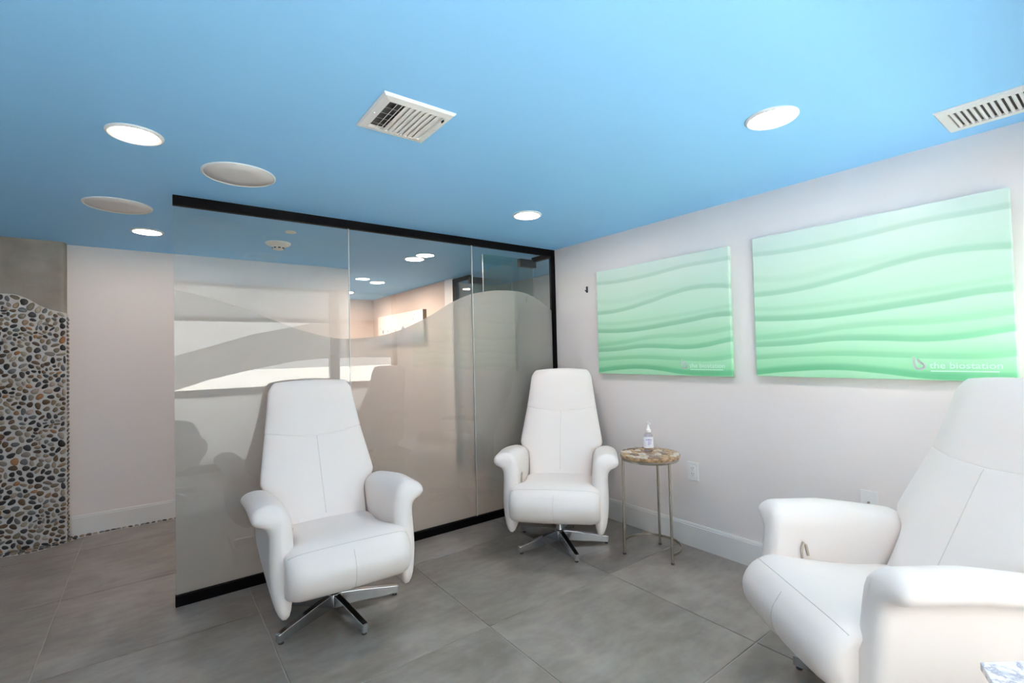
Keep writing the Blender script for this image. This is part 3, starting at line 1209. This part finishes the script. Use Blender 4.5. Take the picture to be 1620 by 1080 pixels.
# ------------------------------------------------------------------ marble table at the lower right corner
HZ = 0.55
mtab = tag(empty('marble_table', (1.585, 0.072, 0)), 'marble-topped side table at the bottom right corner of the view', 'side table')
hexp = [(0.2 * math.cos(math.radians(84 + 60 * k)), 0.2 * math.sin(math.radians(84 + 60 * k))) for k in range(6)]
MB().prism(hexp, HZ - 0.018, HZ).build('table_top', M['marble'], mtab, bevel=0.002)
smooth_angle(MB().lathe([(0, 0.012), (0.018, 0.012), (0.018, HZ - 0.018), (0, HZ - 0.018)], 20).build('post', M['chrome'], mtab))
smooth_angle(MB().lathe([(0, 0), (0.15, 0), (0.15, 0.008), (0.14, 0.012), (0, 0.014)], 40).build('base_plate', M['chrome'], mtab))

# ================================================================== PICTURES


def canvas_mat(W, Hh):
    m = mat('green_wave_print', (0.7, 0.9, 0.8), 0.35, spec=0.4)
    nt = m.node_tree
    L = nt.links
    b = nt.nodes['Principled BSDF']
    tc = nt.nodes.new('ShaderNodeTexCoord')
    sep = nt.nodes.new('ShaderNodeSeparateXYZ')
    L.new(tc.outputs['Object'], sep.inputs[0])

    def math_(op, a, b_, clamp=False):
        n = nt.nodes.new('ShaderNodeMath')
        n.operation = op
        n.use_clamp = clamp
        for i, q in enumerate((a, b_)):
            if q is None:
                continue
            if isinstance(q, (int, float)):
                n.inputs[i].default_value = q
            else:
                L.new(q, n.inputs[i])
        return n.outputs[0]
    u = math_('DIVIDE', sep.outputs['X'], W)
    v = math_('DIVIDE', sep.outputs['Z'], Hh)
    # (points u,v), strength, width above (soft side), width below (sharp side)
    B = BANDS
    total = None
    light = None
    for pts_, st, wu, wd in B:
        fc = nt.nodes.new('ShaderNodeFloatCurve')
        c = fc.mapping.curves[0]
        pts_ = sorted(pts_)
        while len(c.points) < len(pts_):
            c.points.new(0.5, 0.5)
        for p, q in zip(c.points, pts_):
            p.location = q
            p.handle_type = 'AUTO'
        fc.mapping.update()
        L.new(u, fc.inputs['Value'])
        d = math_('SUBTRACT', v, fc.outputs[0])
        upn = nt.nodes.new('ShaderNodeMapRange')
        upn.interpolation_type = 'SMOOTHSTEP'
        upn.inputs['From Min'].default_value = wu * 0.3
        upn.inputs['From Max'].default_value = wu
        upn.inputs['To Min'].default_value = 1
        upn.inputs['To Max'].default_value = 0
        L.new(d, upn.inputs['Value'])
        dn = nt.nodes.new('ShaderNodeMapRange')
        dn.interpolation_type = 'SMOOTHSTEP'
        dn.inputs['From Min'].default_value = -wd
        dn.inputs['From Max'].default_value = 0
        dn.inputs['To Min'].default_value = 0
        dn.inputs['To Max'].default_value = 1
        L.new(d, dn.inputs['Value'])
        k = math_('MULTIPLY', upn.outputs[0], dn.outputs[0])
        bd = nt.nodes.new('ShaderNodeMapRange')
        bd.interpolation_type = 'SMOOTHSTEP'
        bd.inputs['From Min'].default_value = 0
        bd.inputs['From Max'].default_value = 0.15
        bd.inputs['To Min'].default_value = 0.30
        bd.inputs['To Max'].default_value = 0
        L.new(d, bd.inputs['Value'])
        k = math_('MAXIMUM', k, math_('MULTIPLY', bd.outputs[0], dn.outputs[0]))
        k = math_('MULTIPLY', k, st)
        total = k if total is None else math_('MAXIMUM', total, k)
        # pale crest right below each dark edge
        l1 = nt.nodes.new('ShaderNodeMapRange')
        l1.interpolation_type = 'SMOOTHSTEP'
        l1.inputs['From Min'].default_value = -0.10
        l1.inputs['From Max'].default_value = -wd
        l1.inputs['To Min'].default_value = 0
        l1.inputs['To Max'].default_value = 0.35 * st
        L.new(d, l1.inputs['Value'])
        below = math_('LESS_THAN', d, -wd * 0.6)
        k2 = math_('MULTIPLY', l1.outputs[0], below)
        light = k2 if light is None else math_('MAXIMUM', light, k2)
    ramp = nt.nodes.new('ShaderNodeValToRGB')
    e = ramp.color_ramp.elements
    e[0].position = 0.0
    e[0].color = (0.27, 0.70, 0.38, 1)
    e[1].position = 1.0
    e[1].color = (0.67, 0.81, 0.74, 1)
    q = e.new(0.5)
    q.color = (0.49, 0.77, 0.58, 1)
    L.new(v, ramp.inputs['Fac'])
    dk = nt.nodes.new('ShaderNodeValToRGB')
    e = dk.color_ramp.elements
    e[0].color = (0.14, 0.50, 0.25, 1)
    e[1].color = (0.31, 0.54, 0.43, 1)
    L.new(v, dk.inputs['Fac'])
    m1 = nt.nodes.new('ShaderNodeMix')
    m1.data_type = 'RGBA'
    L.new(total, m1.inputs['Factor'])
    L.new(ramp.outputs['Color'], m1.inputs[6])
    L.new(dk.outputs['Color'], m1.inputs[7])
    m2 = nt.nodes.new('ShaderNodeMix')
    m2.data_type = 'RGBA'
    L.new(light, m2.inputs['Factor'])
    L.new(m1.outputs[2], m2.inputs[6])
    m2.inputs[7].default_value = (0.66, 0.84, 0.73, 1)
    L.new(m2.outputs[2], b.inputs['Base Color'])
    return m


def px_uv(pts, x0=2.856):
    """print features measured on the photograph, turned into picture-plane fractions"""
    r, uu, f = cam_axes()
    out = []
    for cx, cy in pts:
        X, Y = 900 + cx / 2.25, 270 + cy / 2.25
        d = f * F_PX + r * (X - 810) - uu * (Y - 540)
        t = x0 / d.x
        out.append((min(1, max(0, (1.392 - t * d.y) / (1.392 - 0.326))), min(1, max(0, (CAM_H + t * d.z - 1.157) / 0.814))))
    return out


BANDS = [
    (px_uv([(655, 303), (800, 285), (1000, 245), (1250, 185), (1450, 150), (1570, 128)]), 0.50, 0.045, 0.012),
    (px_uv([(665, 446), (800, 428), (1000, 378), (1150, 333), (1300, 298), (1450, 281), (1580, 277)]), 0.62, 0.05, 0.014),
    (px_uv([(665, 390), (800, 385), (1000, 340), (1580, 262)]), 0.22, 0.06, 0.03),
    (px_uv([(668, 532), (850, 526), (1000, 509), (1150, 486), (1300, 462), (1450, 436), (1585, 424)]), 0.85, 0.055, 0.014),
    (px_uv([(664, 494), (760, 494), (900, 480), (1580, 380)]), 0.30, 0.04, 0.02),
    (px_uv([(664, 600), (850, 580), (950, 563), (1100, 548), (1250, 543), (1420, 525), (1590, 500)]), 0.45, 0.05, 0.018),
    (px_uv([(672, 624), (800, 617), (950, 602), (1100, 601), (1250, 604), (1400, 592), (1500, 575), (1590, 560)]), 0.90, 0.052, 0.014),
    (px_uv([(672, 668), (900, 655), (1000, 655), (1150, 660), (1300, 664), (1450, 664), (1590, 650)]), 0.55, 0.045, 0.016),
    (px_uv([(675, 722), (800, 710), (950, 705), (1100, 717), (1250, 735), (1450, 742), (1600, 742)]), 1.0, 0.058, 0.014),
]

b_curve = [(0.0, 1.0), (0.02, 0.55), (0.05, 0.25), (0.16, 0.06), (0.34, 0.0), (0.55, 0.05), (0.68, 0.20), (0.68, 0.34), (0.55, 0.46), (0.42, 0.50), (0.30, 0.58), (0.26, 0.68), (0.30, 0.80)]


def picture(name, y0, y1, z0, z1, label):
    W, Hh = y0 - y1, z1 - z0
    root = tag(empty(name, (XR, y0, z0), -PI / 2), label, 'picture', 'green wave pictures on the right wall')
    # local x runs to the right along the wall, local -y points into the room
    key = 'green_wave_print'
    m = bpy.data.materials.get(key) or canvas_mat(W, Hh)
    c = MB().box(0, W, -0.042, -0.012, 0, Hh).build('canvas', m, root, bevel=0.003)
    MB().box(0.05, W - 0.05, -0.012, 0.0, 0.05, Hh - 0.05).build('hanging_frame', M['white'], root)
    # logo mark
    s = 0.058
    lx, lz = W * 0.685, Hh * 0.062
    pts_ = []
    n = len(b_curve)
    for i in range(n - 1):
        p0, p1, p2, p3 = [np.array(b_curve[min(max(i + k, 0), n - 1)]) for k in (-1, 0, 1, 2)]
        for t in (0, 0.33, 0.66):
            pts_.append(0.5 * ((2 * p1) + (-p0 + p2) * t + (2 * p0 - 5 * p1 + 4 * p2 - p3) * t * t + (-p0 + 3 * p1 - 3 * p2 + p3) * t ** 3))
    pts_.append(np.array(b_curve[-1]))
    mb = MB()
    for i in range(len(pts_) - 1):
        a, b = pts_[i], pts_[i + 1]
        d = b - a
        nn = np.array([-d[1], d[0]]) / (np.hypot(*d) + 1e-9)
        w = 0.085 if i > 3 else 0.07
        q = [a + nn * w - d * 0.2, a - nn * w - d * 0.2, b - nn * w + d * 0.2, b + nn * w + d * 0.2]
        mb.add([(lx + k[0] * s, -0.0428, lz + k[1] * s) for k in q], [(0, 1, 2, 3)])
    mb.build('logo_mark', M['print_white'], c)
    tm = text_mesh('the biostation', 0.040, 'lettering')
    t = link('lettering', tm, c, M['print_pale'])
    xs_ = [v.co.x for v in tm.vertices]
    wid = max(xs_) - min(xs_)
    k = W * 0.222 / wid
    t.scale = (k, 1.0, 1)
    t.location = (W * 0.738, -0.0430, Hh * 0.068)
    t.rotation_euler = (PI / 2, 0, 0)
    t.visible_shadow = True
    mb = MB()
    mb.box(W * 0.742, W * 0.950, -0.0430, -0.0424, Hh * 0.050, Hh * 0.055)
    mb.build('tagline', M['print_pale'], c)
    return root


picture('wall_picture', 2.650, 1.548, 1.147, 1.960, 'green wave canvas print beside the glass partition, the farther of the two')
picture('wall_picture', 1.398, 0.326, 1.157, 1.971, 'green wave canvas print above the foreground recliner, the nearer of the two')

# canvas in the inner room
art = tag(empty('wall_picture', (XR, 7.27, 1.50), -PI / 2), 'pale canvas with dark edge, lit by a downlight behind the glass', 'picture')
am = mat('pale_pebble_print', (0.90, 0.86, 0.82), 0.6)
nt = am.node_tree
tc = nt.nodes.new('ShaderNodeTexCoord')
no = nt.nodes.new('ShaderNodeTexNoise')
no.inputs['Scale'].default_value = 9
no.inputs['Detail'].default_value = 6
nt.links.new(tc.outputs['Object'], no.inputs['Vector'])
sp = nt.nodes.new('ShaderNodeSeparateXYZ')
nt.links.new(tc.outputs['Object'], sp.inputs[0])
mr = nt.nodes.new('ShaderNodeMapRange')
mr.inputs['From Min'].default_value = 0.05
mr.inputs['From Max'].default_value = 0.36
mr.inputs['To Min'].default_value = 0.16
mr.inputs['To Max'].default_value = -0.2
nt.links.new(sp.outputs['Z'], mr.inputs['Value'])
ad = nt.nodes.new('ShaderNodeMath')
nt.links.new(no.outputs['Fac'], ad.inputs[0])
nt.links.new(mr.outputs[0], ad.inputs[1])
cr = nt.nodes.new('ShaderNodeValToRGB')
cr.color_ramp.elements[0].position = 0.50
cr.color_ramp.elements[0].color = (0.80, 0.75, 0.72, 1)
cr.color_ramp.elements[1].position = 0.58
cr.color_ramp.elements[1].color = (0.25, 0.30, 0.40, 1)
nt.links.new(ad.outputs[0], cr.inputs['Fac'])
nt.links.new(cr.outputs['Color'], nt.nodes['Principled BSDF'].inputs['Base Color'])
MB().box(0, 1.55, -0.058, -0.054, 0, 0.43).build('print', am, art)
MB().box(0, 1.55, -0.054, 0.0, 0, 0.43).build('box_frame', M['brown_edge'], art)

# ================================================================== CEILING FIXTURES


def downlight(x, y, m, label):
    d = tag(empty('downlight', (x, y, HC)), label, 'ceiling light', 'recessed ceiling downlights')
    smooth_angle(MB().lathe([(0.080, 0.0), (0.096, 0.0), (0.096, -0.004), (0.088, -0.010), (0.080, -0.008)], 40).build('trim_ring', M['white'], d), 50)
    MB().lathe([(0, -0.0005), (0.081, -0.0005), (0.081, -0.006), (0, -0.007)], 40).build('lens', m, d)
    return d


downlight(-0.052, 2.414, M['lamp_warm'], 'lit round downlight left of the two ceiling speakers, nearest at left')
downlight(-0.025, 4.203, M['lamp_warm'], 'lit round downlight over the gap by the white back wall')
downlight(1.996, 2.452, M['lamp_cool'], 'lit round downlight above the corner recliner')
downlight(1.978, 0.872, M['lamp_cool'], 'lit round downlight near the foreground, beside the long slotted vent')
downlight(1.990, 4.150, M['lamp_inner'], 'lit downlight just behind the glass, nearest in the inner room')
downlight(2.231, 5.712, M['lamp_inner'], 'lit downlight deeper in the inner room, above the pale canvas')
downlight(3.42, 3.62, M['lamp_corridor_added'], 'unseen downlight added to brighten the corridor beyond the glass doors')  # added light source, hidden by the right wall
downlight(2.215, 6.800, M['lamp_inner'], 'farthest lit downlight, half hidden by the white wall end')


def speaker(x, y, label):
    d = tag(empty('ceiling_speaker', (x, y, HC)), label, 'speaker', 'round ceiling speakers')
    smooth_angle(MB().lathe([(0.152, 0.0), (0.162, 0.0), (0.162, -0.005), (0.156, -0.009), (0.151, -0.006)], 56).build('rim', M['white'], d), 50)
    MB().lathe([(0, -0.001), (0.1525, -0.001), (0.1525, -0.006), (0.08, -0.0075), (0, -0.008)], 56).build('grille', M['grille'], d, smooth=True)
    return d


speaker(0.348, 2.674, 'round white ceiling speaker in front of the black rail end')
speaker(-0.155, 3.577, 'round white ceiling speaker farther back at left, beyond the rail end')

sd = tag(empty('smoke_detector', (0.80, 4.112, HC)), 'ivory smoke detector on the blue ceiling behind the glass', 'smoke detector')
smooth_angle(MB().lathe([(0, 0), (0.09, 0), (0.092, -0.010), (0.080, -0.020), (0.062, -0.026), (0.046, -0.030), (0, -0.030)], 40).build('housing', M['ivory'], sd), 30)
smooth_angle(MB().lathe([(0, -0.029), (0.044, -0.029), (0.040, -0.052), (0.028, -0.056), (0, -0.057)], 32).build('sensing_head', M['ivory'], sd), 40)
for k in range(8):
    a = 2 * PI * k / 8
    MB().box(0.036, 0.0435, -0.010, 0.010, -0.048, -0.038).build('slot', M['slot'], sd).rotation_euler = (0, 0, a)
spk = tag(empty('sprinkler_cover', (0.803, 3.693, HC)), 'small round sprinkler cover plate beside the smoke detector', 'sprinkler')
smooth_angle(MB().lathe([(0, 0), (0.030, 0), (0.030, -0.004), (0.036, -0.005), (0.036, -0.008), (0, -0.009)], 28).build('cover_plate', M['ivory'], spk), 40)
smooth_angle(MB().lathe([(0, -0.008), (0.012, -0.008), (0.010, -0.012), (0, -0.013)], 20).build('centre_cap', M['ivory'], spk), 40)

# square supply vent with two-way blades
VX0, VX1, VY0, VY1 = 0.643, 0.926, 1.549, 1.838
sv = tag(empty('ceiling_vent', ((VX0 + VX1) / 2, (VY0 + VY1) / 2, HC)), 'square white supply vent with curved blades on blue ceiling', 'vent')
hx, hy = (VX1 - VX0) / 2, (VY1 - VY0) / 2
fw = 0.034
frame = MB()


def ring_rect(a, b, z):
    return [(-a, -b, z), (a, -b, z), (a, b, z), (-a, b, z)]


frame.rings([ring_rect(hx - fw, hy - fw, 0.0), ring_rect(hx, hy, 0.0), ring_rect(hx, hy, -0.004), ring_rect(hx - 0.006, hy - 0.006, -0.010), ring_rect(hx - fw, hy - fw, -0.014), ring_rect(hx - fw, hy - fw, 0.0)], cap=False)
frame.build('frame', M['white'], sv)
MB().box(-hx + fw, hx - fw, -hy + fw, hy - fw, -0.0012, -0.0004).build('duct_shade_plate', M['duct'], sv)  # flat dark plate in place of the shaded duct
ix = hx - fw
blade_spec = [(-ix + 0.027, 0.008, 0.010), (-ix + 0.046, 0.010, 0.010)] + [(-ix + 0.058 + 0.0210 * k, 0.030, 0.009) for k in range(7)]
for x0, wd, dz in blade_spec:
    L_ = []
    for q in range(6):
        t = q / 5
        L_.append((x0 + wd * t, -0.0150 + dz * t ** 1.8))
    top = [(x, -hy + fw, z) for x, z in L_] + [(x, -hy + fw, z + 0.0012) for x, z in L_[::-1]]
    bot = [(x, hy - fw, z) for x, z in L_] + [(x, hy - fw, z + 0.0012) for x, z in L_[::-1]]
    smooth_angle(MB().rings([top, bot]).build('blade', M['white_gloss'], sv))
for k in range(5):
    yk = -hy + fw + (2 * hy - 2 * fw) * (k + 0.5) / 5
    MB().box(-ix, ix, yk - 0.001, yk + 0.001, -0.0030, -0.0013).build('rear_blade', M['alu'], sv)
for sx in (-1, 1):
    smooth_angle(MB().lathe([(0, -0.0115), (0.004, -0.0115), (0.003, -0.014), (0, -0.0145)], 12, sx * (hx - 0.018), 0.0).build('screw', M['chrome'], sv))
MB().box(hx - 0.031, hx - 0.027, -hy + 0.045, -hy + 0.062, -0.020, -0.011).build('damper_lever', M['slot'], sv)

# long return grille by the right wall
RX0, RX1, RY0, RY1 = 2.488, 2.765, -0.10, 0.486
rv = tag(empty('slotted_vent', ((RX0 + RX1) / 2, (RY0 + RY1) / 2, HC)), 'long white slotted return grille at the top right of the ceiling', 'vent')
hx, hy = (RX1 - RX0) / 2, (RY1 - RY0) / 2
fx, fy_ = 0.042, 0.036
MB().rings([ring_rect(hx - fx, hy - fy_, 0.0), ring_rect(hx, hy, 0.0), ring_rect(hx, hy, -0.003), ring_rect(hx - 0.006, hy - 0.006, -0.009), ring_rect(hx - fx, hy - fy_, -0.010), ring_rect(hx - fx, hy - fy_, 0.0)], cap=False).build('frame', M['white'], rv)
MB().box(-hx + fx, hx - fx, -hy + fy_, hy - fy_, -0.0015, -0.0005).build('duct_shade_plate', M['duct'], rv)  # flat plate, duct shade put into its colour
nb = 27
ly = 2 * hy - 2 * fy_
bl_me = None
for k in range(nb):
    yk = -hy + fy_ + ly * (k + 0.5) / nb
    if bl_me is None:
        prof_ = [(-0.0058, -0.0035), (-0.0050, -0.0072), (-0.002, -0.0092), (0.002, -0.0092), (0.0050, -0.0072), (0.0058, -0.0035)]
        bl_me = MB().rings([[(-hx + fx, y, z) for y, z in prof_], [(hx - fx, y, z) for y, z in prof_]]).me('slat')
    o = link('slat', bl_me, rv, M['white'])
    o.location = (0, yk, 0)

# ================================================================== WALL FITTINGS


def plate(name, y, z, w, h, label, cat):
    r = tag(empty(name, (XR, y, z), -PI / 2), label, cat)
    MB().box(-w / 2, w / 2, -0.007, 0, -h / 2, h / 2).build('cover_plate', M['white_gloss'], r, bevel=0.003)
    return r


o1 = plate('wall_outlet', 1.862, 0.506, 0.078, 0.122, 'white duplex power outlet beside the stone-topped table', 'outlet')
ins = MB().box(-0.019, 0.019, -0.0095, -0.0065, -0.037, 0.037).build('receptacle', M['white_gloss'], o1, bevel=0.001)
for zc in (-0.019, 0.019):
    for dx, hh in ((-0.0065, 0.0045), (0.0065, 0.0038)):
        MB().box(dx - 0.0011, dx + 0.0011, -0.0099, -0.0094, zc - hh + 0.003, zc + hh + 0.003).build('slot', M['slot'], ins)
    MB().lathe([(0, 0), (0.0022, 0), (0.0022, 0.0005), (0, 0.0005)], 10).build('ground_hole', M['slot'], ins).matrix_local = Matrix.Translation((0, -0.0095, zc - 0.009)) @ Matrix.Rotation(PI / 2, 4, 'X')
o2 = plate('cable_plate', 0.874, 0.530, 0.076, 0.118, 'white cable socket plate behind the foreground recliner arm', 'wall plate')
for zz, rr_, mm_ in ((0.0, 0.0055, M['nickel']), (0.042, 0.003, M['white_gloss']), (-0.042, 0.003, M['white_gloss'])):
    c_ = MB().lathe([(0, 0), (rr_, 0), (rr_, 0.008 if zz == 0 else 0.001), (0, 0.008 if zz == 0 else 0.001)], 12).build('connector' if zz == 0 else 'screw', mm_, o2)
    c_.matrix_local = Matrix.Translation((0, -0.007, zz)) @ Matrix.Rotation(PI / 2, 4, 'X')
hk = tag(empty('wall_hook', (XR, 2.794, 1.839), -PI / 2), 'tiny dark wall hook left of the farther green picture', 'hook')
MB().box(-0.010, 0.010, -0.006, 0, -0.026, 0.026).build('hook_plate', M['graphite'], hk, bevel=0.003)
MB().tube([(0, -0.006, -0.008), (0, -0.020, -0.014), (0, -0.024, -0.004)], 0.004, 8).build('hook_pin', M['graphite'], hk, smooth=True)
